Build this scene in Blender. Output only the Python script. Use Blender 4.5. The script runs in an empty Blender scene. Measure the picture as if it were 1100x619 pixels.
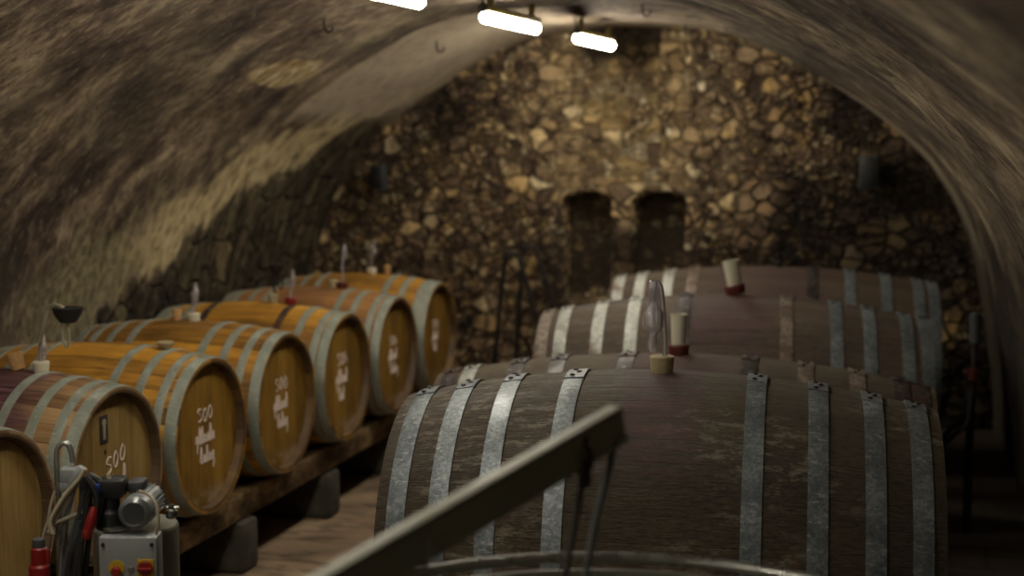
import bpy, math, random
from mathutils import Vector, Matrix, noise
random.seed(7)
PI = math.pi
S = bpy.context.scene
C = S.collection
# ------------------------------------------------------------------ camera model (1100x619 frame)
F = 1650.0
CP = math.atan(179.5 / F)
CA = math.atan(460 / F * math.cos(CP))
EYE = Vector((0, 0, 1.9))
VR = Vector((math.cos(CA), math.sin(CA), 0))
VF = Vector((-math.sin(CA) * math.cos(CP), math.cos(CA) * math.cos(CP), -math.sin(CP)))
VU = Vector((-math.sin(CA) * math.sin(CP), math.cos(CA) * math.sin(CP), math.cos(CP)))
def dep(x, y, D): return EYE + (VF + VR * ((x - 550) / F) - VU * ((y - 309.5) / F)) * D
def on_x(x, y, X):
    d = VF + VR * ((x - 550) / F) - VU * ((y - 309.5) / F); return EYE + d * (X / d.x)
def on_y(x, y, Y):
    d = VF + VR * ((x - 550) / F) - VU * ((y - 309.5) / F); return EYE + d * (Y / d.y)

# ------------------------------------------------------------------ shader helpers
def lin(r, g, b):
    f = lambda v: (v / 255 / 12.92) if v <= 10 else ((v / 255 + .055) / 1.055) ** 2.4
    return (f(r), f(g), f(b), 1)
class M:
    def __init__(s, name, rough=.6, metal=0, spec=.5):
        s.m = bpy.data.materials.new(name); s.m.use_nodes = True
        s.t = s.m.node_tree; s.b = s.t.nodes['Principled BSDF']; s.out = s.t.nodes['Material Output']
        s.b.inputs['Roughness'].default_value = rough; s.b.inputs['Metallic'].default_value = metal
        s.b.inputs['Specular IOR Level'].default_value = spec
    def put(s, sock, v):
        if isinstance(v, bpy.types.NodeSocket): s.t.links.new(v, sock)
        else: sock.default_value = v
    def n(s, kind, ins=None, **props):
        nd = s.t.nodes.new('ShaderNode' + kind)
        for k, v in props.items(): setattr(nd, k, v)
        for k, v in (ins or {}).items(): s.put(nd.inputs[k], v)
        return nd
    def ma(s, op, a, b=0.0, c=0.0, clamp=False):
        nd = s.t.nodes.new('ShaderNodeMath'); nd.operation = op; nd.use_clamp = clamp
        s.put(nd.inputs[0], a); s.put(nd.inputs[1], b); s.put(nd.inputs[2], c); return nd.outputs[0]
    def obj(s): return s.n('TexCoord').outputs['Object']
    def uv(s): return s.n('TexCoord').outputs['UV']
    def sep(s, v): o = s.n('SeparateXYZ', {0: v}).outputs; return o[0], o[1], o[2]
    def comb(s, x, y, z): return s.n('CombineXYZ', {0: x, 1: y, 2: z}).outputs[0]
    def mp(s, v, sc=(1, 1, 1), loc=(0, 0, 0)): return s.n('Mapping', {'Vector': v, 'Scale': sc, 'Location': loc}).outputs[0]
    def noise(s, v, scale=5, detail=4, rough=.55, dist=0): return s.n('TexNoise', {'Vector': v, 'Scale': scale, 'Detail': detail, 'Roughness': rough, 'Distortion': dist}).outputs[0]
    def noisec(s, v, scale=5, detail=2): return s.n('TexNoise', {'Vector': v, 'Scale': scale, 'Detail': detail}).outputs['Color']
    def vor(s, v, scale, feature='F1', rnd=1): return s.n('TexVoronoi', {'Vector': v, 'Scale': scale, 'Randomness': rnd}, feature=feature)
    def ramp(s, f, stops, interp='LINEAR'):
        nd = s.t.nodes.new('ShaderNodeValToRGB'); cr = nd.color_ramp; cr.interpolation = interp
        while len(cr.elements) < len(stops): cr.elements.new(.5)
        for e, (p, c) in zip(cr.elements, stops):
            e.position = p; e.color = c if len(c) == 4 else (*c, 1)
        s.put(nd.inputs[0], f); return nd.outputs[0]
    def g(s, f, a, b, lo=0.0, hi=1.0):   # smooth range
        nd = s.n('MapRange', {'Value': f, 'From Min': a, 'From Max': b, 'To Min': lo, 'To Max': hi}, interpolation_type='SMOOTHSTEP'); return nd.outputs[0]
    def mix(s, f, a, b, mode='MIX'):
        nd = s.t.nodes.new('ShaderNodeMix'); nd.data_type = 'RGBA'; nd.blend_type = mode
        s.put(nd.inputs[0], f); s.put(nd.inputs[6], a); s.put(nd.inputs[7], b); return nd.outputs[2]
    def bump(s, h, st=.3, d=.01):
        s.put(s.b.inputs['Normal'], s.n('Bump', {'Strength': st, 'Distance': d, 'Height': h}).outputs[0])
    def col(s, c): s.put(s.b.inputs['Base Color'], c)
    def rough(s, r): s.put(s.b.inputs['Roughness'], r)

def plain(name, rgb, rough=.5, metal=0, var=.25, scale=14):
    m = M(name, rough, metal); v = m.obj(); c = lin(*rgb)
    n = m.noise(v, scale, 5)
    d = tuple(x * (1 - var) for x in c[:3]) + (1,); l = tuple(min(1, x * (1 + var)) for x in c[:3]) + (1,)
    m.col(m.ramp(n, [(.3, d), (.7, l)])); m.rough(m.g(n, .3, .7, max(.05, rough - .1), min(1, rough + .12)))
    return m.m

# ------------------------------------------------------------------ mesh builder
class MB:
    def __init__(s): s.v = []; s.f = []; s.uv = None
    def grid(s, rows, closed=False, flip=False):
        b = len(s.v); nr = len(rows); nc = len(rows[0])
        for r in rows: s.v += [tuple(p) for p in r]
        for i in range(nr - 1):
            for j in range(nc if closed else nc - 1):
                k = (j + 1) % nc
                q = (b + i * nc + j, b + i * nc + k, b + (i + 1) * nc + k, b + (i + 1) * nc + j)
                s.f.append(q[::-1] if flip else q)
        return b
    def box(s, c, d, bev=0, mat=None):
        x, y, z = d[0] / 2, d[1] / 2, d[2] / 2; e = min(bev, x * .9, y * .9, z * .9) if bev else 0
        mt = mat or Matrix.Identity(3); c = Vector(c)
        if not e:
            b = len(s.v)
            for a in ((-1, -1, -1), (1, -1, -1), (1, 1, -1), (-1, 1, -1), (-1, -1, 1), (1, -1, 1), (1, 1, 1), (-1, 1, 1)):
                s.v.append(tuple(c + mt @ Vector((a[0] * x, a[1] * y, a[2] * z))))
            for q in ((3, 2, 1, 0), (4, 5, 6, 7), (0, 1, 5, 4), (1, 2, 6, 5), (2, 3, 7, 6), (3, 0, 4, 7)): s.f.append(tuple(b + i for i in q))
            return
        rings = []
        def ring(hx, hy, r, zz):
            pts = []
            for sx, sy, a0 in ((1, 1, 0), (-1, 1, PI / 2), (-1, -1, PI), (1, -1, 1.5 * PI)):
                for k in range(3):
                    a = a0 + k * PI / 4
                    pts.append(c + mt @ Vector((sx * (hx - e) + r * math.cos(a), sy * (hy - e) + r * math.sin(a), zz)))
            return pts
        for r, zz in ((e * .3, -z), (e * .8, -z + e * .3), (e, -z + e), (e, z - e), (e * .8, z - e * .3), (e * .3, z)):
            rings.append(ring(x, y, r, zz))
        b = s.grid(rings, True); n = 12
        s.f.append(tuple(b + i for i in range(n))[::-1]); s.f.append(tuple(b + 5 * n + i for i in range(n)))
    def lathe(s, prof, c=(0, 0, 0), axis='z', n=32, mat=None, cap=True):
        # prof: (r, h)
        c = Vector(c); rows = []
        for r, h in prof:
            row = []
            for k in range(n):
                a = 2 * PI * k / n; p = Vector((r * math.cos(a), r * math.sin(a), h))
                if axis == 'x': p = Vector((p.z, p.x, p.y))
                elif axis == 'y': p = Vector((p.y, p.z, p.x))
                if mat: p = mat @ p
                row.append(c + p)
            rows.append(row)
        b = s.grid(rows, True)
        if cap:
            s.f.append(tuple(b + i for i in range(n))[::-1]); m = len(prof) - 1
            s.f.append(tuple(b + m * n + i for i in range(n)))
    def tube(s, pts, r, n=10, cap=True, flip=False, squash=None):
        pts = [Vector(p) for p in pts]; N = len(pts)
        rs = r if isinstance(r, (list, tuple)) else [r] * N
        t0 = (pts[1] - pts[0]).normalized(); up = Vector((0, 0, 1)) if abs(t0.z) < .9 else Vector((1, 0, 0))
        u = t0.cross(up).normalized(); rows = []
        for i, p in enumerate(pts):
            t = (pts[min(i + 1, N - 1)] - pts[max(i - 1, 0)]).normalized()
            u = (u - t * u.dot(t)).normalized(); w = t.cross(u)
            rows.append([p + (u * math.cos(a) + w * math.sin(a)) * rs[i] for a in (2 * PI * k / n for k in range(n))])
        b = s.grid(rows, True, flip)
        if cap:
            q1 = tuple(b + i for i in range(n)); q2 = tuple(b + (N - 1) * n + i for i in range(n))
            s.f.append(q1[::-1] if not flip else q1); s.f.append(q2 if not flip else q2[::-1])
    def build(s, name, mat, parent=None, smooth=35, rot=None):
        me = bpy.data.meshes.new(name); me.from_pydata(s.v, [], s.f)
        if s.uv:
            ul = me.uv_layers.new(name='UVMap')
            for l in me.loops: ul.data[l.index].uv = s.uv[l.vertex_index]
        if smooth:
            me.shade_smooth(); me.set_sharp_from_angle(angle=math.radians(smooth))
        me.materials.append(mat); me.update()
        o = bpy.data.objects.new(name, me); C.objects.link(o)
        if parent: o.parent = parent
        return o
def spline(pts, k=8):
    pts = [Vector(p) for p in pts]; out = []
    for i in range(len(pts) - 1):
        a = pts[max(i - 1, 0)]; b = pts[i]; c = pts[i + 1]; d = pts[min(i + 2, len(pts) - 1)]
        for j in range(k):
            t = j / k
            out.append(.5 * ((2 * b) + (c - a) * t + (2 * a - 5 * b + 4 * c - d) * t * t + (3 * b - a - 3 * c + d) * t ** 3))
    return out + [pts[-1]]
def tag(o, label=None, cat=None, group=None, kind=None):
    if label: o['label'] = label
    if cat: o['category'] = cat
    if group: o['group'] = group
    if kind: o['kind'] = kind
    return o
def thing(name, label, cat, loc=(0, 0, 0), rz=0, group=None, rx=0, ry=0):
    o = bpy.data.objects.new(name, None); C.objects.link(o); o.empty_display_size = .1
    o.location = loc; o.rotation_euler = (rx, ry, rz); return tag(o, label, cat, group)
def text(name, body, size, mat, parent, mtx, depth=.001):
    cu = bpy.data.curves.new('t', 'FONT'); cu.body = body; cu.size = size; cu.extrude = depth; cu.align_x = 'CENTER'
    t = bpy.data.objects.new('t', cu); C.objects.link(t); bpy.context.view_layer.update()
    me = bpy.data.meshes.new_from_object(t.evaluated_get(bpy.context.evaluated_depsgraph_get()))
    bpy.data.objects.remove(t); me.materials.clear(); me.materials.append(mat); me.transform(mtx)
    o = bpy.data.objects.new(name, me); C.objects.link(o); o.parent = parent; return o

# ------------------------------------------------------------------ materials
def mat_rubble():
    m = M('rubble_stone_wall', .9, spec=.25); v = m.obj(); x, y, z = m.sep(v)
    w = m.noisec(v, 3.2, 3)
    vv = m.n('VectorMath', {0: m.mp(v, (1, 1, 1.25)), 1: m.n('VectorMath', {0: w, 1: (.13, .13, .13)}, operation='MULTIPLY').outputs[0]}, operation='ADD').outputs[0]
    vv = m.n('VectorMath', {0: vv, 1: m.n('VectorMath', {0: m.noisec(v, 14, 3), 1: (.045, .045, .045)}, operation='MULTIPLY').outputs[0]}, operation='ADD').outputs[0]
    vo = m.vor(vv, 7.8); ve = m.vor(vv, 7.8, 'DISTANCE_TO_EDGE')
    vo2 = m.vor(vv, 15); ve2 = m.vor(vv, 15, 'DISTANCE_TO_EDGE')
    r1 = m.sep(vo.outputs['Color'])[0]; r2 = m.sep(vo2.outputs['Color'])[1]
    pal = [(0, lin(84, 68, 58)), (.2, lin(128, 106, 84)), (.4, lin(160, 138, 110)), (.55, lin(182, 152, 106)), (.68, lin(134, 108, 90)), (.82, lin(214, 178, 116)), (1, lin(226, 208, 170))]
    c1 = m.ramp(r1, pal); c2 = m.ramp(r2, pal)
    small = m.g(m.noise(v, 2.3, 2), .42, .52)
    c = m.mix(small, c1, c2)
    ed = m.ma('MULTIPLY', m.g(ve.outputs[0], 0.0, .13), m.ma('ADD', m.ma('MULTIPLY', m.g(ve2.outputs[0], .0, .16), small), m.ma('SUBTRACT', 1.0, small)))
    c = m.mix(m.g(ed, 0.1, 1, .85, 0), c, lin(46, 38, 31))
    c = m.mix(m.g(m.noise(v, 22, 5, .75), .47, .62, 0, .45), c, lin(70, 58, 47))
    # sooty, damp patches, kept off the pool of light painted mid-wall
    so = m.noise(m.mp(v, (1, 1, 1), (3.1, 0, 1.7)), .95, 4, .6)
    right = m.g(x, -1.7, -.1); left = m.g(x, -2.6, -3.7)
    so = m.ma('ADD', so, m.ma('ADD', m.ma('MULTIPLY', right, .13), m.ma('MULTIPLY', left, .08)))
    mid = m.ma('MULTIPLY', m.ma('MULTIPLY', m.g(x, -3.0, -2.3), m.g(x, -1.0, -1.7)), m.g(z, 1.3, 1.6))  # mask for the lamp's light pool, painted into the stone colours
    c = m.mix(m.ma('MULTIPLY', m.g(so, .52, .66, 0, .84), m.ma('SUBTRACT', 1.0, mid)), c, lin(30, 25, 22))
    c = m.mix(m.ma('MULTIPLY', mid, .5), c, m.mix(small, m.ramp(r1, [(.1, lin(96, 78, 60)), (.5, lin(176, 150, 112)), (.75, lin(244, 216, 160)), (1, lin(250, 236, 200))]), m.ramp(r2, [(.1, lin(96, 78, 62)), (.45, lin(180, 156, 122)), (.8, lin(240, 214, 166)), (1, lin(250, 238, 206))])))
    c = m.mix(m.ma('MULTIPLY', mid, m.g(ed, .05, .9, .75, 0)), c, lin(66, 54, 43))
    c = m.mix(m.ma('MULTIPLY', mid, m.g(m.noise(v, 9, 6, .75), .48, .62, 0, .7)), c, lin(84, 68, 54))
    # dressed pale stones beside the recessed shaft
    band = m.ma('ADD', m.ma('MULTIPLY', m.g(x, -2.46, -2.42), m.g(x, -2.24, -2.27)), m.ma('MULTIPLY', m.g(x, -1.74, -1.71), m.g(x, -1.52, -1.57)))
    band = m.ma('MULTIPLY', band, m.g(z, 1.42, 1.5))
    bk = m.n('TexBrick', {'Vector': m.comb(x, z, 0.0), 'Color1': lin(205, 180, 135), 'Color2': lin(150, 125, 85), 'Mortar': lin(104, 88, 70), 'Scale': 1.0, 'Mortar Size': .008, 'Brick Width': .21, 'Row Height': .13})
    c = m.mix(m.ma('MULTIPLY', band, m.g(m.noise(v, 6, 4), .35, .6, .0, .7)), c, bk.outputs[0])
    # blocks in the shaft that keep their pale faces
    c = m.mix(m.ma('MULTIPLY', m.ma('MULTIPLY', m.g(x, -2.27, -2.24), m.g(x, -1.72, -1.76)), m.g(z, 1.44, 1.5, 0, .3)), c, m.ramp(r1, [(0, lin(96, 80, 62)), (.5, lin(170, 146, 110)), (.8, lin(232, 200, 130)), (1, lin(240, 226, 190))]))
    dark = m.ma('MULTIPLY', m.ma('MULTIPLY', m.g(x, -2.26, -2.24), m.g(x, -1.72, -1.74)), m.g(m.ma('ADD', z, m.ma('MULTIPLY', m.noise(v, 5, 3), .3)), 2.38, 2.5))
    c = m.mix(m.ma('MULTIPLY', dark, .8), c, lin(28, 25, 23))  # top of the shaft coloured dark to stand in for shade behind the lamp
    # darker tone inside the two alcoves, stronger towards their tops
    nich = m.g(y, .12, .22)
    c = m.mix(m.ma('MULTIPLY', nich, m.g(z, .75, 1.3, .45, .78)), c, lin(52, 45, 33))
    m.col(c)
    h = m.ma('ADD', m.ma('MULTIPLY', m.g(ed, 0, 1), .035), m.ma('MULTIPLY', m.noise(v, 20, 5, .65), .016))
    h = m.ma('ADD', h, m.ma('MULTIPLY', r1, .018))
    nm = m.ma('MULTIPLY', m.ma('MULTIPLY', m.g(x, -2.5, -2.42), m.g(x, -1.44, -1.52)), m.g(z, 1.56, 1.48))
    h = m.ma('MULTIPLY_ADD', m.ma('SUBTRACT', h, .03), m.ma('SUBTRACT', 1.0, m.ma('MULTIPLY', nm, .85)), .03)
    d = m.n('Displacement', {'Height': h, 'Midlevel': .03, 'Scale': 1.0})
    m.t.links.new(d.outputs[0], m.out.inputs['Displacement']); m.m.displacement_method = 'BOTH'
    return m.m

def mat_vault():
    m = M('stained_vault_plaster', .92, spec=.2)
    x, y, z = m.sep(m.obj()); u, v, _ = m.sep(m.uv())
    # v = metres along the arch from the left foot, u = metres along the vault
    P = m.comb(u, v, 0.0)
    wob = m.noise(P, 1.4, 3)
    vs = m.comb(m.ma('ADD', m.ma('MULTIPLY', u, 2.5), m.ma('MULTIPLY', wob, 1.6)), m.ma('MULTIPLY', v, 1.25), 0.0)
    streak = m.noise(vs, 1.5, 7, .66)
    fine = m.noise(m.comb(m.ma('MULTIPLY', u, 8), m.ma('MULTIPLY', v, 3), 1.0), 3.0, 6, .7)
    big = m.noise(P, .75, 3)
    t = m.ma('ADD', m.ma('MULTIPLY', streak, .55), m.ma('ADD', m.ma('MULTIPLY', fine, .2), m.ma('MULTIPLY', big, .25)))
    c = m.ramp(t, [(.38, lin(34, 28, 25)), (.45, lin(70, 58, 49)), (.5, lin(98, 84, 70)), (.55, lin(134, 118, 96)), (.62, lin(182, 166, 136))])
    grit = m.noise(m.comb(m.ma('MULTIPLY', u, 20), m.ma('MULTIPLY', v, 11), 2.0), 1.6, 6, .75)
    c = m.mix(m.g(grit, .5, .64, 0, .65), c, lin(38, 31, 27))
    c = m.mix(m.g(grit, .45, .34, 0, .4), c, lin(176, 160, 130))
    # olive-grey tint in places
    c = m.mix(m.g(m.noise(P, 1.1, 3), .45, .65, 0, .4), c, m.mix(.5, c, lin(92, 92, 74)))
    nd = m.ma('MULTIPLY', m.ma('SUBTRACT', m.noise(m.comb(m.ma('MULTIPLY', u, 2.0), v, 3.0), 2.6, 5, .6), .5), .85)
    zz = m.ma('ADD', z, nd)
    lo = m.ma('SUBTRACT', zz, m.ma('MULTIPLY_ADD', m.ma('SUBTRACT', u, 7.0), .43, .9))
    hi = m.ma('SUBTRACT', zz, m.ma('MULTIPLY_ADD', m.ma('SUBTRACT', u, 7.0), .30, 1.34))
    left = m.g(x, -2.9, -3.1)
    pale = m.ma('MULTIPLY', m.ma('MULTIPLY', m.g(lo, -.03, .07), m.g(hi, .2, -.02)), m.ma('MULTIPLY', left, m.g(m.ma('ADD', u, nd), 5.9, 6.7)))
    palec = m.ramp(fine, [(.3, lin(112, 98, 70)), (.5, lin(190, 172, 130)), (.7, lin(220, 204, 164))])
    palec = m.mix(m.g(m.ma('ADD', u, nd), 7.5, 6.9, 0, .85), palec, m.ramp(grit, [(.36, lin(150, 142, 104)), (.5, lin(104, 98, 74)), (.62, lin(44, 40, 32))]))
    c = m.mix(m.ma('MULTIPLY', pale, m.g(fine, .32, .5, .35, .95)), c, palec)
    # exposed stones under the lost plaster
    rough = m.ma('MULTIPLY', m.g(lo, .03, -.1), left)
    wv = m.n('VectorMath', {0: m.comb(u, v, 0.0), 1: m.n('VectorMath', {0: m.noisec(P, 3.5, 3), 1: (.16, .16, .16)}, operation='MULTIPLY').outputs[0]}, operation='ADD').outputs[0]
    st = m.vor(m.mp(wv, (1.1, .8, 1)), 6.5); se = m.vor(m.mp(wv, (1.1, .8, 1)), 6.5, 'DISTANCE_TO_EDGE')
    sc = m.ramp(m.sep(st.outputs['Color'])[0], [(0, lin(40, 36, 29)), (.35, lin(78, 72, 54)), (.6, lin(120, 112, 82)), (.8, lin(78, 64, 52)), (1, lin(150, 134, 96))])
    sc = m.mix(.45, sc, m.ramp(grit, [(.36, lin(136, 118, 92)), (.5, lin(78, 66, 54)), (.62, lin(34, 29, 25))]))
    sc = m.mix(m.g(se.outputs[0], .0, .06, .5, 0), sc, lin(24, 22, 19))
    sc = m.mix(m.g(m.noise(m.comb(m.ma('MULTIPLY', u, 4), v, 0.0), 3, 5, .7), .44, .6, 0, .7), sc, lin(26, 23, 20))
    c = m.mix(rough, c, sc)
    # black mould low on the left, nearer the camera
    mo = m.ma('MULTIPLY', m.g(m.ma('ADD', u, m.ma('MULTIPLY', nd, 2.0)), 6.3, 5.7), m.g(zz, 1.75, 1.25))
    c = m.mix(m.ma('MULTIPLY', m.ma('MULTIPLY', mo, left), .62), c, lin(30, 26, 23))
    # whiter limewash on the last length of the vault
    lw = m.ma('MULTIPLY', m.g(m.ma('ADD', u, m.ma('MULTIPLY', nd, .25)), 8.0, 8.06), m.g(z, 1.85, 2.0))
    lw = m.ma('MULTIPLY', lw, m.g(x, -2.0, -2.3))
    lw2 = m.ma('MULTIPLY', m.g(m.ma('ADD', u, m.ma('MULTIPLY', nd, .2)), 9.2, 9.3), m.g(x, -2.1, -1.9))
    c = m.mix(m.ma('MULTIPLY', m.ma('MAXIMUM', lw, lw2), m.g(fine, .3, .6, .45, .9)), c, lin(176, 162, 140))
    # a hole in the plaster showing yellow stone
    hx = m.ma('DIVIDE', m.ma('SUBTRACT', u, 7.25), .34); hz = m.ma('DIVIDE', m.ma('SUBTRACT', z, 2.14), .07)
    hd = m.ma('ADD', m.ma('ADD', m.ma('MULTIPLY', hx, hx), m.ma('MULTIPLY', hz, hz)), m.ma('MULTIPLY', nd, 2.2))
    hole = m.ma('MULTIPLY', m.g(hd, 1.1, .7), m.g(x, -2.4, -2.6))
    c = m.mix(m.ma('MULTIPLY', hole, .85), c, m.ramp(fine, [(.35, lin(88, 68, 38)), (.5, lin(165, 140, 90)), (.62, lin(215, 205, 180))]))
    # shade painted into the colour low on the right-hand side
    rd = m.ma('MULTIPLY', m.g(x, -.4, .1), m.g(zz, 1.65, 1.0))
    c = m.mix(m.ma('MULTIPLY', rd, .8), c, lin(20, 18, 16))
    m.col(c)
    h = m.ma('ADD', m.ma('MULTIPLY', streak, .5), m.ma('ADD', m.ma('MULTIPLY', fine, .35), m.ma('MULTIPLY', m.ma('MULTIPLY', rough, m.g(se.outputs[0], 0, .1)), .9)))
    m.bump(h, .8, .035)
    return m.m

def mat_floor():
    m = M('worn_earthen_concrete_floor', .8, spec=.3); v = m.obj()
    n = m.noise(v, 2.2, 6, .62); n2 = m.noise(m.mp(v, (1, 3, 1)), 5, 5)
    c = m.ramp(n, [(.3, lin(86, 72, 58)), (.5, lin(134, 113, 90)), (.7, lin(164, 142, 114))])
    c = m.mix(m.g(n2, .5, .62, 0, .6), c, lin(66, 54, 44))
    bk = m.n('TexBrick', {'Vector': m.mp(v, (1, 1, 1), (.2, .1, 0)), 'Color1': (1, 1, 1, 1), 'Color2': (.8, .8, .8, 1), 'Mortar': (.6, .56, .52, 1), 'Scale': 1.0, 'Mortar Size': .012, 'Brick Width': .9, 'Row Height': .34})
    c = m.mix(1.0, c, bk.outputs[0], 'MULTIPLY')
    c = m.mix(m.g(m.ma('ADD', m.sep(v)[0], m.ma('MULTIPLY', n, .3)), .02, .2, 0, .8), c, lin(34, 30, 26))  # floor colour darkened towards the right wall, as painted shadow
    m.col(c); m.rough(m.g(n, .3, .7, .55, .9)); m.bump(m.ma('ADD', n2, bk.outputs[1]), .35, .01); return m.m

def mat_staves(name, cz, nst, cols, stain=0, stain_w=.22, grain=1.0, rough=.5, scuff=0, seed=0, spec=.4, edge=0.0, seamf=.75, wamp=.26):
    m = M(name, rough, spec=spec); v = m.obj(); x, y, z = m.sep(v)
    z2 = m.ma('SUBTRACT', z, cz); ang = m.ma('ARCTAN2', y, z2)
    tt = m.ma('MULTIPLY', ang, nst / (2 * PI)); idx = m.ma('FLOOR', tt); fr = m.ma('FRACT', tt)
    wn = m.n('TexWhiteNoise', {'W': m.ma('ADD', idx, seed + .37)}, noise_dimensions='1D').outputs[0]
    gv = m.comb(m.ma('MULTIPLY', x, 1.6), m.ma('MULTIPLY', ang, 6.0 * grain), m.ma('MULTIPLY', wn, 9.0))
    gr = m.noise(gv, 3.4, 7, .68, .3)
    bl = m.noise(m.mp(v, (1, 1, 1), (seed, 0, 0)), 3.2, 4)
    t = m.ma('ADD', m.ma('MULTIPLY_ADD', wn, wamp, .13 - wamp / 2), m.ma('ADD', m.ma('MULTIPLY', gr, .5), m.ma('MULTIPLY', bl, .3)))
    k = len(cols) - 1
    c = m.ramp(t, [(.32 + .4 * i / k, lin(*q)) for i, q in enumerate(cols)])
    if scuff:
        sn = m.noise(m.comb(m.ma('MULTIPLY', x, 5), m.ma('MULTIPLY', ang, 7.0), 2.0), 2.6, 8, .78)
        sp = m.noise(m.mp(v, (1, 1, 1), (2.7, 0, 0)), 2.1, 3)
        c = m.mix(m.ma('MULTIPLY', m.ma('MULTIPLY', m.g(sn, .5, .6), m.g(sp, .42, .56)), scuff), c, lin(128, 122, 108))
        fg = m.noise(m.comb(m.ma('MULTIPLY', x, 9), m.ma('MULTIPLY', ang, 30.0), 3.0), 3, 6, .75)
        c = m.mix(m.g(fg, .35, .65, .0, .5), c, m.mix(.55, c, lin(120, 104, 76)))
        c = m.mix(m.g(fg, .5, .36, 0, .45), c, lin(20, 16, 13))
        cr = m.noise(m.comb(m.ma('MULTIPLY', x, 2.2), m.ma('MULTIPLY', ang, 26.0), 5.0), 3, 6, .7)
        c = m.mix(m.g(cr, .57, .66, 0, .75), c, lin(22, 17, 14))
        ox = m.noise(m.mp(v, (3.5, 1, 1), (9, 0, 0)), 2.4, 3)
        c = m.mix(m.g(ox, .65, .72, 0, .35), c, lin(118, 84, 50))
    seam = m.ma('ABSOLUTE', m.ma('SUBTRACT', fr, .5))
    c = m.mix(m.g(seam, .478, .495, 0, seamf), c, lin(24, 17, 12))
    if stain:
        ax = m.ma('ADD', m.ma('ABSOLUTE', x), m.ma('MULTIPLY', m.ma('SUBTRACT', m.noise(v, 5, 4), .5), stain_w))
        f = m.ma('MULTIPLY', m.g(ax, stain_w, stain_w * .55), m.g(m.ma('ADD', z2, m.ma('MULTIPLY', gr, .12)), cz * .6, cz * .95) if scuff else m.g(z2, -.05, cz * .35))
        c = m.mix(m.ma('MULTIPLY', f, stain), c, m.mix(m.g(gr, .35, .65), lin(48, 28, 36), lin(98, 64, 76)))
    if edge:
        rad_ = m.ma('SQRT', m.ma('ADD', m.ma('MULTIPLY', y, y), m.ma('MULTIPLY', z2, z2)))
        c = m.mix(m.g(rad_, .297, .292, 0, .8), c, lin(58, 44, 32))
        c = m.mix(m.g(m.ma('ABSOLUTE', x), edge, edge + .015, 0, .6), c, lin(40, 30, 24))
    m.col(c); m.rough(m.g(gr, .3, .7, rough - .12, rough + .2))
    m.bump(m.ma('ADD', m.ma('ADD', gr, m.ma('MULTIPLY', fg, .5)) if scuff else gr, m.g(seam, .45, .5, .0, -seamf)), .5 if not scuff else .8, .004 if not scuff else .012)
    return m.m

def mat_head(name, cz, cols, seed=0):
    m = M(name, .55, spec=.35); x, y, z = m.sep(m.obj()); z2 = m.ma('SUBTRACT', z, cz)
    tt = m.ma('MULTIPLY', m.ma('ADD', y, 5.03), 11.0); idx = m.ma('FLOOR', tt); fr = m.ma('FRACT', tt)
    wn = m.n('TexWhiteNoise', {'W': m.ma('ADD', idx, seed + .2)}, noise_dimensions='1D').outputs[0]
    gr = m.noise(m.comb(m.ma('MULTIPLY', y, 9.0), m.ma('MULTIPLY', z, 1.1), m.ma('MULTIPLY', wn, 7.0)), 4.5, 7, .65)
    bl = m.noise(m.comb(y, z, float(seed)), 4, 3)
    t = m.ma('ADD', m.ma('MULTIPLY', wn, .22), m.ma('ADD', m.ma('MULTIPLY', gr, .5), m.ma('MULTIPLY', bl, .28)))
    k = len(cols) - 1
    c = m.ramp(t, [(.34 + .36 * i / k, lin(*q)) for i, q in enumerate(cols)])
    c = m.mix(m.g(m.ma('ABSOLUTE', m.ma('SUBTRACT', fr, .5)), .475, .497, 0, .5), c, lin(46, 30, 16))
    r = m.ma('SQRT', m.ma('ADD', m.ma('MULTIPLY', y, y), m.ma('MULTIPLY', z2, z2)))
    wet = m.ma('MULTIPLY', m.g(r, .17, .27), m.g(m.ma('ADD', z2, m.ma('MULTIPLY', gr, .1)), -.1, -.2))
    c = m.mix(m.ma('MULTIPLY', wet, m.g(m.noise(m.comb(y, z, 1.0), 14, 4), .42, .62, 0, .55)), c, lin(170, 150, 130))
    m.col(c); m.bump(gr, .3, .003); return m.m

def mat_hoop(name, cols, rough=.42, metal=.55, rust=0.0, seed=0, sp=130, va=.22):
    m = M(name, rough, metal); v = m.mp(m.obj(), (1, 1, 1), (seed * 1.3, seed * .7, 0))
    vo = m.sep(m.vor(v, sp).outputs['Color'])[0]; n = m.noise(v, 9, 6, .7); n2 = m.noise(v, 40, 5, .7)
    t = m.ma('ADD', m.ma('MULTIPLY', m.ma('SUBTRACT', vo, .5), va), m.ma('ADD', m.ma('MULTIPLY_ADD', n, .5, .11), m.ma('MULTIPLY', n2, .28)))
    k = len(cols) - 1
    c = m.ramp(t, [(.33 + .36 * i / k, lin(*q)) for i, q in enumerate(cols)])
    c = m.mix(m.g(m.noise(m.mp(v, (1, 3, 3)), 26, 6, .75), .56, .64, 0, .6), c, lin(186, 188, 184))
    if rust: c = m.mix(m.g(m.noise(v, 5, 4), .62 - rust, .75 - rust, 0, .8), c, lin(92, 62, 44))
    m.col(c); m.rough(m.g(n, .3, .7, rough - .1, rough + .25)); m.bump(n2, .3, .003); return m.m

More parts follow.
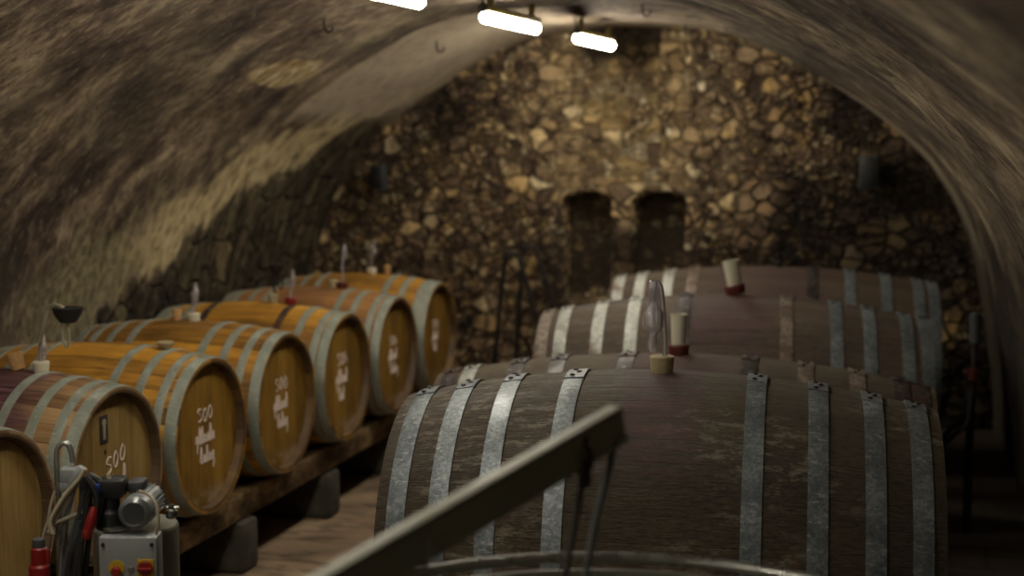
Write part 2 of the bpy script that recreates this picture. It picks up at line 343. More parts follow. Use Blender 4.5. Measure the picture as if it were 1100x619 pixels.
RUBBLE = mat_rubble(); VAULT = mat_vault(); FLOOR = mat_floor()
CASK = mat_staves('weathered_cask_staves', .562, 44, [(20, 17, 14), (38, 32, 25), (58, 50, 37), (90, 79, 58)], stain=.45, stain_w=.16, rough=.6, scuff=.75, seed=1, seamf=.12, wamp=.08)
CASKB = mat_staves('low_cask_staves', .479, 42, [(34, 28, 22), (56, 47, 36), (84, 73, 54), (112, 99, 72)], stain=.45, stain_w=.3, rough=.6, scuff=.35, seed=9, seamf=.3, wamp=.14)
CASKC = mat_staves('purple_cask_staves', .537, 44, [(38, 31, 27), (60, 50, 43), (84, 71, 60), (106, 90, 74)], stain=.45, stain_w=.26, rough=.6, scuff=.2, seed=4, seamf=.3, wamp=.14)
CASKD = mat_staves('far_cask_staves', .547, 44, [(42, 33, 27), (66, 52, 42), (86, 70, 54), (100, 82, 64)], stain=.35, stain_w=.4, rough=.6, scuff=.2, seed=6, seamf=.3, wamp=.14)
CHEAD = mat_head('cask_head_boards', .54, [(46, 36, 28), (70, 55, 42), (92, 74, 56)], 3)
GALV = mat_hoop('galvanised_hoop', [(72, 78, 82), (112, 120, 124), (160, 167, 168)], .42, .35, 0, 0, 120, .12)
GALVP = mat_hoop('pale_galvanised_hoop', [(120, 122, 118), (166, 168, 160), (205, 204, 192)], .5, .25, .04, 3)
HDARK = mat_hoop('dark_brown_hoop', [(34, 29, 29), (54, 47, 46), (82, 73, 71)], .45, .3, .08, 5)
HRUST = mat_hoop('rusty_purple_hoop', [(74, 64, 60), (114, 100, 90), (164, 150, 128)], .5, .25, .14, 8)
HBLUE = mat_hoop('bluish_barrel_hoop', [(122, 128, 118), (148, 154, 142), (176, 180, 166)], .42, .3, .0, 2, 130, .06)
RIVET = plain('dark_rivet', (46, 38, 36), .5, .6)
STEEL = plain('brushed_steel', (150, 152, 146), .3, .85, .12)
STEELD = plain('dull_tank_steel', (128, 127, 116), .42, .55, .14, 6)
PIPE = plain('dark_painted_pipe', (50, 47, 45), .45, .5)
GREYP = plain('grey_painted_channel', (126, 127, 112), .5, .1, .08, 8)
BLACK = plain('black_rubber', (22, 22, 23), .5)
DGREY = plain('dark_grey_plastic', (58, 60, 62), .5)
MOTOR = plain('grey_motor_casting', (118, 122, 122), .4, .4)
BOXG = plain('light_grey_plastic', (132, 136, 136), .45, 0, .06)
RED = plain('red_plastic', (122, 22, 20), .4)
YEL = plain('yellow_plastic', (172, 142, 26), .45)
BLUE = plain('blue_plastic', (24, 60, 130), .45)
HOSE = plain('beige_hose', (148, 140, 118), .5)
CHALK = plain('white_chalk', (212, 198, 186), .95, 0, .1, 60)
INK = plain('burnt_brand_black', (38, 28, 20), .8)
CORK = plain('tan_cork', (182, 142, 92), .85, 0, .2, 60)
BUNGW = plain('pale_wood_bung', (160, 146, 112), .7, 0, .15, 50)
SILI = plain('off_white_silicone', (206, 198, 174), .5, 0, .08)
REDR = plain('red_rubber_bung', (84, 32, 24), .5, 0, .2, 30)
CUP = M('milky_plastic', .35); CUP.col(lin(220, 216, 196)); CUP.b.inputs['Transmission Weight'].default_value = .25; CUP.b.inputs['Subsurface Weight'].default_value = .2; CUP.b.inputs['Subsurface Radius'].default_value = (.02, .02, .015); CUP = CUP.m
gm = M('clear_glass', .09); gm.col((.96, .95, 1, 1)); gm.b.inputs['Transmission Weight'].default_value = .88; gm.b.inputs['Coat Weight'].default_value = 1.0; gm.b.inputs['IOR'].default_value = 1.48; GLASS = gm.m
BEAMM = M('mottled_old_timber', .85, spec=.2); _v = BEAMM.obj(); _n = BEAMM.noise(BEAMM.mp(_v, (2, 1, 2)), 5, 6, .7)
BEAMM.col(BEAMM.ramp(_n, [(.34, lin(48, 38, 28)), (.48, lin(96, 76, 52)), (.6, lin(142, 118, 84)), (.7, lin(160, 146, 118))])); BEAMM.bump(_n, .6, .02); BEAMM = BEAMM.m
BLOCK = M('grey_concrete', .9, spec=.2); _v = BLOCK.obj(); _n = BLOCK.noise(_v, 9, 6, .7)
BLOCK.col(BLOCK.ramp(_n, [(.3, lin(52, 50, 45)), (.7, lin(92, 88, 78))])); BLOCK.bump(_n, .5, .01); BLOCK = BLOCK.m
IRON = plain('rusty_iron', (56, 46, 40), .7, .5)
lm = M('lit_lamp_diffuser'); lm.b.inputs['Emission Color'].default_value = (1.0, .92, .78, 1); lm.b.inputs['Emission Strength'].default_value = 38; lm.col((.9, .9, .9, 1)); LAMP = lm.m
HOUS = plain('aged_lamp_housing', (150, 140, 84), .5)

# ------------------------------------------------------------------ the setting
PROF = [(0, 2.50), (.38, 2.485), (.7, 2.425), (1.0, 2.29), (1.36, 2.075), (1.6, 1.905), (1.83, 1.695), (2.0, 1.46), (2.11, 1.21), (2.17, .99), (2.24, .6), (2.28, .3), (2.3, -.02)]
CX = -1.93
half = spline([(a, 0, b) for a, b in PROF], 8)
full = [Vector((-p.x, 0, p.z)) for p in reversed(half)] + [p.copy() for p in half[1:]]
arc = [0.0]
for i in range(1, len(full)): arc.append(arc[-1] + (full[i] - full[i - 1]).length)
NV = 150; LEN = arc[-1]; prof = []
j = 0
for i in range(NV + 1):
    s_ = LEN * i / NV
    while j < len(arc) - 2 and arc[j + 1] < s_: j += 1
    t = (s_ - arc[j]) / max(1e-6, arc[j + 1] - arc[j]); prof.append((full[j].lerp(full[j + 1], t), s_))
def sm(a, b, x):
    t = max(0, min(1, (x - a) / (b - a))); return t * t * (3 - 2 * t)
YB = 9.8
def vault_point(i, u):
    p, s_ = prof[i]; a = prof[max(i - 1, 0)][0]; b = prof[min(i + 1, NV)][0]
    t = (b - a).normalized(); nrm = Vector((-t.z, 0, t.x))      # outwards: left side (-), crown up
    x = CX + p.x; z = p.z
    fl = .062 * max(0, YB - u)
    x += fl * sm(.2, 1.35, p.x)
    z += .012 * max(0, YB - u) * sm(.0, .9, p.z - .9)
    env = sm(YB, YB - .8, u) * .8 + .2
    o = noise.fractal(Vector((u * 1.7, s_ * .45, 3.1)), 1.0, 2.0, 4) * .03 * env
    o += noise.fractal(Vector((u * 5.5, s_ * 2.4, 8.0)), 1.0, 2.0, 3) * .009
    if p.x > .7: o += noise.noise(Vector((u * 1.5 + .35 * s_, s_ * .25, 5.5))) * .04 * env
    if p.x < -.9:
        o += noise.fractal(Vector((u * 9, s_ * 7, 1.0)), 1.0, 2.0, 3) * .014 * sm(2.1, 1.5, z)
    # pour joints: the nearer length stands a little proud
    if p.x < .1: o -= .03 * sm(8.05, 7.98, u)
    else: o -= .03 * sm(4.35 + .5 * p.x, 4.28 + .5 * p.x, u) * sm(.3, .8, p.x)
    q = Vector((x, u, z)) + nrm * o
    if i in (0, NV): q.z = -.02
    return q, s_
us = [-3 + .045 * k for k in range(int((YB + .12 + 3) / .045) + 1)]
V = [[vault_point(i, u) for i in range(NV + 1)] for u in us]
def vault_piece(name, i0, i1):
    mb = MB(); mb.uv = []
    mb.grid([[V[k][i][0] for i in range(i0, i1 + 1)] for k in range(len(us))], flip=True)
    for k in range(len(us)):
        for i in range(i0, i1 + 1): mb.uv.append((us[k], V[k][i][1]))
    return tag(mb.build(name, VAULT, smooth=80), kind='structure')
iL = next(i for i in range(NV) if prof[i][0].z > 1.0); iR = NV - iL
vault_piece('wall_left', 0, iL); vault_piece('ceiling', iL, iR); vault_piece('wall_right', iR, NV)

mb = MB(); st = .02; x0, x1 = -4.6, .9; nx = int((x1 - x0) / st); nz = int(2.9 / st); rows = []
def seg_top(x, xa, xb, zs, zt):
    t = (x - (xa + xb) / 2) / ((xb - xa) / 2); return zs + (zt - zs) * math.sqrt(max(0, 1 - t * t))
for k in range(nz + 1):
    z = -.05 + k * st; row = []
    for i in range(nx + 1):
        x = x0 + i * st; d = 0
        for xa, xb in ((-2.375, -2.04), (-1.91, -1.565)):
            if xa < x < xb and .72 < z < seg_top(x, xa, xb, 1.365, 1.44): d = .24
        if -2.25 < x < -1.72 and z > 1.6: d = max(d, .07)
        row.append(Vector((x, d + noise.noise(Vector((x * 1.2, z * 1.2, 0))) * .03, z)))
    rows.append(row)
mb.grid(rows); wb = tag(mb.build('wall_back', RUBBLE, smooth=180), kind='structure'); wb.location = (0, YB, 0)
mb = MB(); mb.box((-1.9, -3.1, 1.4), (6.5, .2, 3.2)); tag(mb.build('wall_front', FLOOR, smooth=0), kind='structure')
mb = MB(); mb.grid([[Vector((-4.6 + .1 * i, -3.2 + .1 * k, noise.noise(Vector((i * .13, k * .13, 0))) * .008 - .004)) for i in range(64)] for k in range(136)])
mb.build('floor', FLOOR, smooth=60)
bpy.data.objects['floor']['kind'] = 'structure'

# ------------------------------------------------------------------ barrels
def rad(x, L, R, r): return R - (R - r) * (abs(x) / (L / 2)) ** 2
def cask_body(L, R, r, cz, nst, wall, nx=36, recess=.05, groove=.0012):
    mb = MB(); rows = []; offs = ((0, -groove), (.06, 0), (.5, groove / 3), (.94, 0))
    angs = [((k + f) * 2 * PI / nst, d) for k in range(nst) for f, d in offs]
    for i in range(nx + 1):
        x = -L / 2 + L * i / nx; rr = rad(x, L, R, r)
        rows.append([Vector((x, (rr + d) * math.sin(a), cz + (rr + d) * math.cos(a))) for a, d in angs])
    def circ(x, rr): return [Vector((x, rr * math.sin(a), cz + rr * math.cos(a))) for a, d in angs]
    e = L / 2
    rows = [circ(-e + recess * 1.3, r - wall * 1.15), circ(-e + .002, r - wall * .75)] + [circ(-e - .001, r - wall * .3)] + rows + [circ(e + .001, r - wall * .3), circ(e - .002, r - wall * .75), circ(e - recess * 1.3, r - wall * 1.15)]
    mb.grid(rows, True, flip=True)
    return mb
def head_mb(x, sgn, r, cz, th=.02):
    mb = MB(); mb.lathe([(r * .02, sgn * th / 2), (r, sgn * th / 2), (r, -sgn * th / 2), (r * .02, -sgn * th / 2)], (x, 0, cz), 'x', 64); return mb
def hoop_mb(x, w, L, R, r, cz, th=.004, lap=None, n=96):
    mb = MB(); rows = []
    xs = [x - w / 2, x - w / 2, x - w / 4, x, x + w / 4, x + w / 2, x + w / 2]
    hs = [-.003, th, th + .0008, th + .001, th + .0008, th, -.003]
    for xx, h in zip(xs, hs):
        rr = rad(xx, L, R, r) + h
        rows.append([Vector((xx, rr * math.sin(2 * PI * k / n), cz + rr * math.cos(2 * PI * k / n))) for k in range(n)])
    mb.grid(rows, True, flip=True)
    if lap:      # the riveted overlap plate
        a0, a1 = lap; rows = []
        for xx, h in ((x - w / 2 - .001, 0), (x - w / 2 - .001, th * 2), (x + w / 2 + .001, th * 2), (x + w / 2 + .001, 0)):
            rr = rad(xx, L, R, r) + h; rows.append([Vector((xx, rr * math.sin(a0 + (a1 - a0) * k / 8), cz + rr * math.cos(a0 + (a1 - a0) * k / 8))) for k in range(9)])
        b = mb.grid(rows, flip=True)
        mb.f.append((b, b + 9, b + 18, b + 27)); mb.f.append((b + 35, b + 26, b + 17, b + 8))
    return mb

def big_cask(name, label, loc, rz, R, r, cz, L, bm, offs, mats, group=None, width=.058):
    t = thing(name, label, 'cask', loc, rz, group)
    cask_body(L, R, r, cz, 44, .045, 44, groove=.0004).build('body', bm, t, 50)
    for s in (-1, 1): head_mb(s * (L / 2 - .07), s, r - .05, cz).build('head', CHEAD, t)
    for k, (x, mt) in enumerate(zip(offs, mats)):
        ra = random.uniform(-.03, .03)
        h = hoop_mb(x, width, L, R, r, cz, lap=(-.12 + ra, .14 + ra)).build('hoop', mt, t)
        for a in (-.085, -.01, .06):      # rivets near the crest; angle negative = towards the camera
            an = a + ra; rr = rad(x, L, R, r) + .0085
            p = Vector((x + (.008 if a == -.01 else -.008), rr * math.sin(an), cz + rr * math.cos(an)))
            q = MB(); q.lathe([(.0085, 0), (.008, .0025), (.005, .0045), (.001, .005)], p, 'z', 12, Matrix.Rotation(-an, 3, 'X'))
            q.build('rivet', RIVET, h)
    return t
OFF = [-.755, -.625, -.475, -.277, .282, .465, .625, .755]
big_cask('wine_cask', 'large weathered brown cask with grey galvanised hoops and glass airlock, nearest of the big casks', (-.80, 4.68, 0), math.radians(5), .56, .462, .562, 1.64, CASK, OFF, [GALV] * 8, width=.058)
big_cask('wine_cask', 'low brown cask with dark riveted hoops and upright white cup, just behind the nearest', (-.99, 6.14, 0), math.radians(5), .477, .37, .479, 2.0, CASKB, [-.94, -.86, -.66, -.49, -.21, .28, .50, .70, .87, .945], [HDARK, GALVP, HDARK, HDARK, HDARK, HDARK, HRUST, HRUST, HDARK, HDARK], width=.062)
big_cask('wine_cask', 'purple stained big cask with pale hoops and tilted white cup, second from back wall', (-.935, 7.32, 0), math.radians(6), .535, .43, .537, 1.83, CASKC, [-.88, -.79, -.615, -.455, -.215, .255, .48, .63, .80, .885], [HRUST, GALVP, GALVP, GALVP, HDARK, HRUST, GALV, GALV, GALV, GALV], width=.058)
big_cask('wine_cask', 'brown big cask farthest back, in front of the rubble wall', (-.88, 8.62, 0), math.radians(5), .545, .465, .547, 1.78, CASKD, [-.84, -.72, -.565, -.43, .22, .42, .61, .78, .86], [GALVP, GALVP, GALVP, HRUST, HDARK, GALV, GALV, GALV, GALV], width=.058)

BL, BR, Br, BZ = .95, .35, .305, .35      # small barrels, local axis z offset
ORG = [(84, 58, 26), (130, 92, 38), (182, 130, 44), (212, 162, 66)]
BRN = [(92, 62, 32), (130, 90, 48), (158, 112, 62), (178, 136, 84)]
PALE = [(100, 74, 46), (132, 100, 66), (156, 124, 84), (176, 146, 104)]
HD1 = [(104, 82, 42), (134, 108, 60), (156, 130, 78)]
HD2 = [(88, 62, 18), (128, 94, 30), (156, 120, 46)]
def chalk(parent, x, cz, seed, dy=0, dz=0, sc=1.0, lines=3, slope=0.0):
    rnd = random.Random(seed); mb = MB(); R_ = .0028 * sc
    def stroke(pts): mb.tube([(x, dy + p[0] * sc, cz + dz + p[1] * sc + slope * p[0]) for p in spline([(a, b, 0) for a, b in pts], 5)], R_, 6)
    def num(k, ox, oz, h):
        w = h * .55
        if k == 'S': stroke([(ox + w, oz + h * .9), (ox + w * .4, oz + h), (ox, oz + h * .75), (ox + w * .6, oz + h * .5), (ox + w, oz + h * .25), (ox + w * .5, oz), (ox, oz + h * .1)])
        elif k == '0': stroke([(ox + w * .5, oz + h), (ox, oz + h * .6), (ox + w * .1, oz + h * .1), (ox + w * .6, oz), (ox + w, oz + h * .5), (ox + w * .5, oz + h)])
        elif k == '2': stroke([(ox, oz + h * .8), (ox + w * .5, oz + h), (ox + w, oz + h * .75), (ox, oz), (ox + w, oz)])
        elif k == 'h': stroke([(ox, oz + h), (ox, oz)]); stroke([(ox, oz + h * .4), (ox + w * .6, oz + h * .5), (ox + w, oz)])
    h = .052; wid = .19
    seq = rnd.choice(['S00', '2S0', 'S0h'])
    for i, ch in enumerate(seq): num(ch, -.06 + i * .045, .05 + rnd.uniform(-.004, .004), h)
    def word(oz, n, ox, asc, dsc):
        pts = []; px = ox
        for i in range(n):
            a = .03 if i not in asc else .062; d = 0 if i not in dsc else -.035
            pts += [(px, oz + .003), (px + .009, oz + a), (px + .016, oz + a * .75), (px + .012, oz + d), (px + .02, oz + .002)]
            px += .0235 + rnd.uniform(-.002, .004)
        stroke(pts)
    word(-.035, 6 + rnd.randint(0, 1), -.085, (1, 2, 5), (0,))
    if lines > 2: word(-.115, rnd.choice([3, 5]), -.05, (0, 2), (4,))
    o = mb.build('chalk_writing', CHALK, parent); o['label'] = 'white handwritten chalk lines'; return o

def barrel(k, y, label, cols, hcols, hm, stain=0, x=-2.72, z0=.32, lines=3, cs=1.0, extra=None, hoops=None, cy=0.0):
    t = thing('wine_barrel', label, 'barrel', (x - BL / 2, y, z0), 0, 'small oak barrels on the rack along the left wall')
    bm = mat_staves('oak_staves_%d' % k, BZ, 30, cols, stain=stain, stain_w=.33 if stain > .5 else .2, rough=.42, seed=k * 3, spec=.5, edge=.468)
    cask_body(BL, BR, Br, BZ, 30, .026, 28, .04).build('body', bm, t, 50)
    hmt = mat_head('oak_head_%d' % k, BZ, hcols, k)
    for s in (-1, 1): head_mb(s * (BL / 2 - .042), s, Br - .028, BZ).build('head', hmt, t)
    xs = hoops or [.452, .395, .30, .185]
    for s in (1, -1):
        for i, hx in enumerate(xs): hoop_mb(s * hx, .044 if i == 0 else .034, BL, BR, Br, BZ, .003, n=72).build('hoop', hm[i % len(hm)] if isinstance(hm, list) else hm, t)
    if cs: chalk(t, BL / 2 - .0315, BZ, k, cy, .01, cs, lines)
    return t
HH = [.452, .375, .285, .18]
# y positions follow the row
B = {}
B[1] = barrel(1, 3.985, 'pale oak barrel with a clean head at the left edge of the photo', PALE, HD1, HBLUE, cs=0, z0=.31)
B[2] = barrel(2, 4.697, 'oak barrel with purple wine-stained middle and black brand mark, behind the pump', PALE, HD1, HBLUE, .9, cs=0, z0=.325)
B[3] = barrel(3, 5.41, 'orange oak barrel with pale flat bung, third barrel counted from the left edge', ORG, HD2, HBLUE)
B[4] = barrel(4, 6.14, 'orange oak barrel with whitish smear low on its head, middle of the left row', ORG, HD2, HBLUE, hoops=HH)
B[5] = barrel(5, 6.86, 'oak barrel with doubled end hoops, third barrel from the back wall end', ORG, HD2, [HBLUE, HBLUE, HBLUE, HDARK], hoops=[.452, .405, .31, .2], cs=1.05)
B[6] = barrel(6, 7.58, 'brownish oak barrel with dark red bung, second from the back end of the row', BRN, HD2, HBLUE, .3, hoops=[.452, .40, .30, .21], cs=.9)
B[7] = barrel(7, 8.29, 'orange oak barrel last in the row, nearest the back wall', ORG, HD2, HBLUE, hoops=[.452, .41, .31, .21], cs=.8, z0=.325)
chalk(B[2], BL / 2 - .0315, BZ, 21, .03, -.03, 1.05, 2, .35)
hx = BL / 2 - .0315
mb = MB(); mb.box((hx, -.045, BZ + .165), (.002, .055, .1), .0008); o = mb.build('brand_mark', INK, B[2]); o['label'] = 'black rectangular brand mark'
mb = MB(); mb.lathe([(.013, 0), (.013, .002)], (hx + .001, -.045, BZ + .19), 'x', 16); mb.box((hx + .002, -.045, BZ + .155), (.002, .016, .05), .0005)
mb.build('brand_figure', HOSE, o)
mb = MB(); mb.lathe([(.001, -.002), (.008, -.002), (.008, .001), (.001, .001)], (hx, -.04, BZ + .085), 'x', 14); mb.build('plug', INK, B[2])
# brand on the first barrel
mb = MB(); mb.lathe([(.001, 0), (.03, 0), (.03, .002), (.001, .002)], (hx, -.028, BZ + .155), 'x', 24); o = mb.build('brand_mark', INK, B[1]); o['label'] = 'round black burnt mark'
mt = Matrix.Translation((hx, -.045, BZ - .02)) @ Matrix.Rotation(math.radians(14), 4, 'X') @ Matrix(((0, 0, 1, 0), (1, 0, 0, 0), (0, 1, 0, 0), (0, 0, 0, 1)))
o = text('brand_lettering', 'OURK', .05, INK, B[1], mt); o['label'] = 'black stamped letters'
mb = MB(); mb.box((hx, -.04, BZ - .04), (.001, .14, .004), 0, Matrix.Rotation(math.radians(14), 3, 'X')); mb.build('brand_underline', INK, B[1])

# rack under the small barrels
for xx, w in ((-2.875, 'front'), (-3.5, 'rear')):
    mb = MB(); mb.box((0, 0, 0), (.15, 6.1, .11), .014)
    o = mb.build('rack_beam', BEAMM); o.location = (xx, 6.2, .273)
    tag(o, 'mottled old %s timber beam carrying the row of small barrels' % w, 'beam')
ends = ['below the barrel behind the pump', 'under the third barrel, half cut by the lower photo edge', 'under the middle barrel, standing clear on the floor', 'under the third barrel from the back end', 'nearest the back wall']
for yy, e in zip((4.4, 5.85, 6.79, 7.74, 8.7), ends):
    mb = MB(); mb.box((0, 0, .108), (.86, .15, .216), .02)
    o = mb.build('concrete_block', BLOCK); o.location = (-3.2, yy, 0)
    tag(o, 'dark grey concrete rack block ' + e, 'concrete block', 'blocks under the barrel rack')

# ------------------------------------------------------------------ bungs and airlocks
def bung(name, label, loc, rt, rb, h, mat, cat='bung', rx=0, ry=0, group=None):
    mb = MB(); mb.lathe([(rb * .9, 0), (rb, .002), (rt, h - .003), (rt * .95, h), (rt * .3, h)], n=28)
    o = mb.build(name, mat); o.location = loc; o.rotation_euler = (rx, ry, 0); return tag(o, label, cat, group)
def glass_tube(path, rs, name, parent, wall=.8):
    mb = MB(); mb.tube(path, rs, 14); mb.tube(path, [max(.0012, r * wall) for r in rs], 14, flip=True); return mb.build(name, GLASS, parent, 80)
# the airlock on the nearest cask
ax = on_y(711, 405, 4.68); ax.z = 1.124
t = thing('glass_airlock', 'clear glass bubble airlock in a pale round bung on the nearest big cask', 'airlock', ax, CA)
mb = MB(); mb.lathe([(.032, -.006), (.034, 0), (.039, .046), (.037, .049), (.012, .049)], n=40); mb.build('bung', BUNGW, t)
pts = spline([(.010, 0, .03), (.008, 0, .09), (.003, 0, .17), (-.003, 0, .232), (-.009, 0, .268), (-.02, 0, .276), (-.028, 0, .262), (-.03, 0, .22)], 6)
glass_tube(pts, [.0095] * len(pts), 'stem_tube', t, .5)
pr = [(.0, .010), (.006, .0145), (.03, .0165), (.06, .0165), (.076, .0155), (.084, .022), (.096, .0315), (.118, .0335), (.142, .031), (.155, .024), (.163, .013), (.173, .0115), (.19, .0155), (.21, .0155), (.222, .011), (.229, .003)]
p0 = Vector((-.029, 0, .284)); dr = Vector((.0, 0, -1))
glass_tube([p0 + dr * h for h, r in pr], [r for h, r in pr], 'bubble_chamber', t, .8)
# white cups
def cup(label, loc, r, h, ry, rx=0):
    t = thing('airlock_cup', label, 'airlock cup', loc, 0, None, rx, ry)
    mb = MB(); mb.lathe([(r * 1.18, -.008), (r * 1.25, .004), (r * 1.32, .03), (r * 1.2, .036), (r * .3, .036)], n=32); b = mb.build('bung', REDR, t); b['label'] = 'dark red rubber bung'
    mb = MB(); mb.lathe([(r * .3, .034), (r * .86, .035), (r * .9, .05), (r, h), (r * 1.05, h), (r * 1.05, h + .004), (r * .93, h + .004), (r * .84, .055), (r * .3, .05)], n=36, cap=False); mb.build('cup', CUP, t)
c1 = on_y(729, 384, 6.14); c1.z = .962
cup('upright milky white cup on a red bung, on the low cask behind the glass airlock', c1, .033, .155, 0)
c2 = on_y(790, 318, 7.32); c2.z = 1.086
cup('white cup leaning left on a red bung, on the purple stained cask', c2, .038, .15, math.radians(-10))
bung('bung', 'small black bung on top of the farthest big cask', (on_y(836, 290, 8.62).x, 8.62, 1.094), .025, .022, .03, BLACK)

BXC = -3.195
def top(px, y): p = on_y(px, 300, y); return p
def small_airlock(label, px, y, zt, bm, h=.11, lean=0.0):
    x = top(px, y).x
    t = thing('small_airlock', label, 'airlock', (x, y, zt), CA)
    mb = MB(); mb.lathe([(.024, -.006), (.027, 0), (.03, .03), (.028, .033), (.01, .033)], n=24); mb.build('bung', bm, t)
    path = [(0, 0, .02), (lean * .5, 0, h * .45), (lean, 0, h)]
    glass_tube(spline(path, 4), [.007] * 9, 'stem_tube', t, .6)
    pr2 = [(-.03, .004), (-.028, .009), (-.015, .011), (-.008, .008), (0, .013), (.015, .017), (.03, .013), (.036, .009), (.05, .009), (.06, .006)]
    glass_tube([Vector((lean + .012, 0, h + q - .02)) for q, r in pr2], [r for q, r in pr2], 'bubble_chamber', t, .82)
    return t
ZT = .67 + BR - .001
small_airlock('small glass airlock on a white bung, on the purple-stained barrel behind the pump', 41, 4.72, .674 + BR, SILI, .09)
small_airlock('small glass airlock on a white bung, on the middle orange barrel', 207, 6.14, ZT, SILI, .13)
small_airlock('small airlock on a cherry red bung, on the barrel with doubled end hoops', 312, 6.86, ZT - .006, RED, .13)
small_airlock('small glass airlock on a brownish red bung, on the second barrel from the back', 368, 7.58, ZT - .004, REDR, .2)
small_airlock('small glass airlock on a cream bung, on the last barrel by the back wall', 399, 8.29, ZT + .004, SILI, .15)
def cork(label, px, y, mat, rt, h, dz=0, rx=0, ry=0, cat='bung', z=None):
    bung('bung', label, (top(px, y).x, y, (z if z else ZT) + dz), rt, rt * .8, h, mat, cat, rx, ry)
cork('tan cork bung leaning left, on the purple-stained barrel', 17, 4.72, CORK, .03, .065, -.002, 0, math.radians(-18), z=.674 + BR)
cork('pale flat bung closing the third barrel from the left edge', 176, 5.41, BUNGW, .034, .02, -.004)
cork('tan cork bung beside the white bung, on the middle orange barrel', 189, 6.14, CORK, .022, .055, -.006)
cork('cream bung on the barrel with doubled end hoops', 293, 6.86, BUNGW, .027, .045, -.002)
cork('cream bung on the second barrel from the back wall', 358, 7.58, BUNGW, .028, .045, -.003)
cork('tan bung at the right of the cream one on the last barrel', 416, 8.29, CORK, .02, .055, .001)
# hoses from the airlock on barrel 2 up to a black hanging holder
def wall_holder(label, p_a, p_holder, p_b, s=1.0):
    t = thing('hose_holder', label, 'hose holder', p_holder)
    L_ = lambda p: Vector(p) - Vector(p_holder)
    mb = MB(); mb.lathe([(.006, -.035 * s), (.03 * s, -.03 * s), (.05 * s, .0), (.055 * s, .02 * s), (.05 * s, .022 * s), (.01, .02 * s)], n=28); mb.build('cap', BLACK, t)
    a = L_(p_a); mb = MB()
    mb.tube(spline([a, a + Vector((.004, 0, .05 * s)), Vector((a.x * .82, a.y, -.045 * s)), Vector((a.x * .68, a.y * .7, .01 * s)), Vector((a.x * .45, a.y * .4, .03 * s)), Vector((-.015 * s, 0, .018 * s))], 8), .0068 * s, 10); mb.build('hose', HOSE if s > .9 else PIPE, t)
    b = L_(p_b); mb = MB()
    mb.tube(spline([Vector((-.012 * s, 0, -.03 * s)), b + Vector((-.016 * s, 0, .08 * s)), b + Vector((-.008 * s, 0, .02 * s)), b + Vector((.006, 0, .005)), b + Vector((.014 * s, 0, .03 * s)), b + Vector((.012 * s, 0, .09 * s)), Vector((.012 * s, 0, -.03 * s))], 8), .005 * s, 10); mb.build('hose', HOSE if s > .9 else PIPE, t)
pa = on_y(42, 388, 4.76); ph = on_y(73, 337, 4.76); pb = on_y(71, 374, 4.76)
wall_holder('black cap with beige hoses above the purple-stained barrel', pa, ph, pb)
pa = on_y(294, 318, 6.9); ph = on_y(298, 288, 6.9); pb = on_y(301, 312, 6.9)
wall_holder('small black cap with thin lines above the barrel with doubled end hoops', pa, ph, pb, .8)

# ------------------------------------------------------------------ lamps
def lamp(y0, y1, x, z, label):
    t = thing('tube_lamp', label, 'lamp', (x, (y0 + y1) / 2, z), 0, 'tube lamps along the crown of the vault'); L = y1 - y0; h = L / 2
    mb = MB(); mb.lathe([(.010, -h), (.020, -h + .006), (.027, -h + .03), (.027, h - .03), (.020, h - .006), (.010, h)], axis='y', n=24); mb.build('diffuser', LAMP, t, 60)
    mb = MB(); mb.box((0, 0, .036), (.055, L * .97, .03), .008); mb.box((0, -h + .1, .08), (.03, .02, .07), .003); mb.box((0, h - .1, .08), (.03, .02, .07), .003)
    mb.build('housing', HOUS, t)
    mb = MB(); mb.lathe([(.012, -.03), (.02, -.02), (.02, .03), (.012, .035)], (0, -h - .0, .035), 'y', 16); mb.tube([(0, -h, .04), (0, -h - .02, .07), (-.01, -h - .02, .11)], .006, 8)
    mb.build('cable_gland', DGREY, t)
LX = -1.93
lamp(8.3, 9.22, LX, 2.352, 'lit tube lamp nearest the back wall')
lamp(6.5, 7.42, LX, 2.352, 'lit tube lamp in the middle, with cable gland at its left end')
lamp(4.7, 5.66, LX, 2.352, 'lit tube lamp cut by the top edge of the photo')
for yy in (2.8, 1.0, -2.4): lamp(yy, yy + .94, LX, 2.35, 'tube lamp above the frame')

# iron hooks in the vault
from mathutils.bvhtree import BVHTree
ceil = bpy.data.objects['ceiling']; bv = BVHTree.FromPolygons([v.co for v in ceil.data.vertices], [tuple(p.vertices) for p in ceil.data.polygons])
for px, py, lab in ((348, 20, 'iron hook hanging from the vault above the small barrels'), (469, 44, 'small iron hook below the first tube lamp, at the edge of the pale limewash'), (690, 4, 'iron hook in the crown right of the farthest lamp'), (736, 26, 'tiny iron hook where the crown meets the back wall')):
    d = (dep(px, py, 1) - EYE).normalized(); hit = bv.ray_cast(EYE, d)[0]
    if hit is None: continue
    mb = MB(); s = .8; mb.tube(spline([(0, 0, .03), (0, 0, -.03 * s), (.004, 0, -.06 * s), (.02, 0, -.08 * s), (.04, 0, -.07 * s), (.045, 0, -.045 * s)], 6), .006, 8)
    o = mb.build('ceiling_hook', IRON); o.location = hit; tag(o, lab, 'hook', 'iron hooks in the vault')

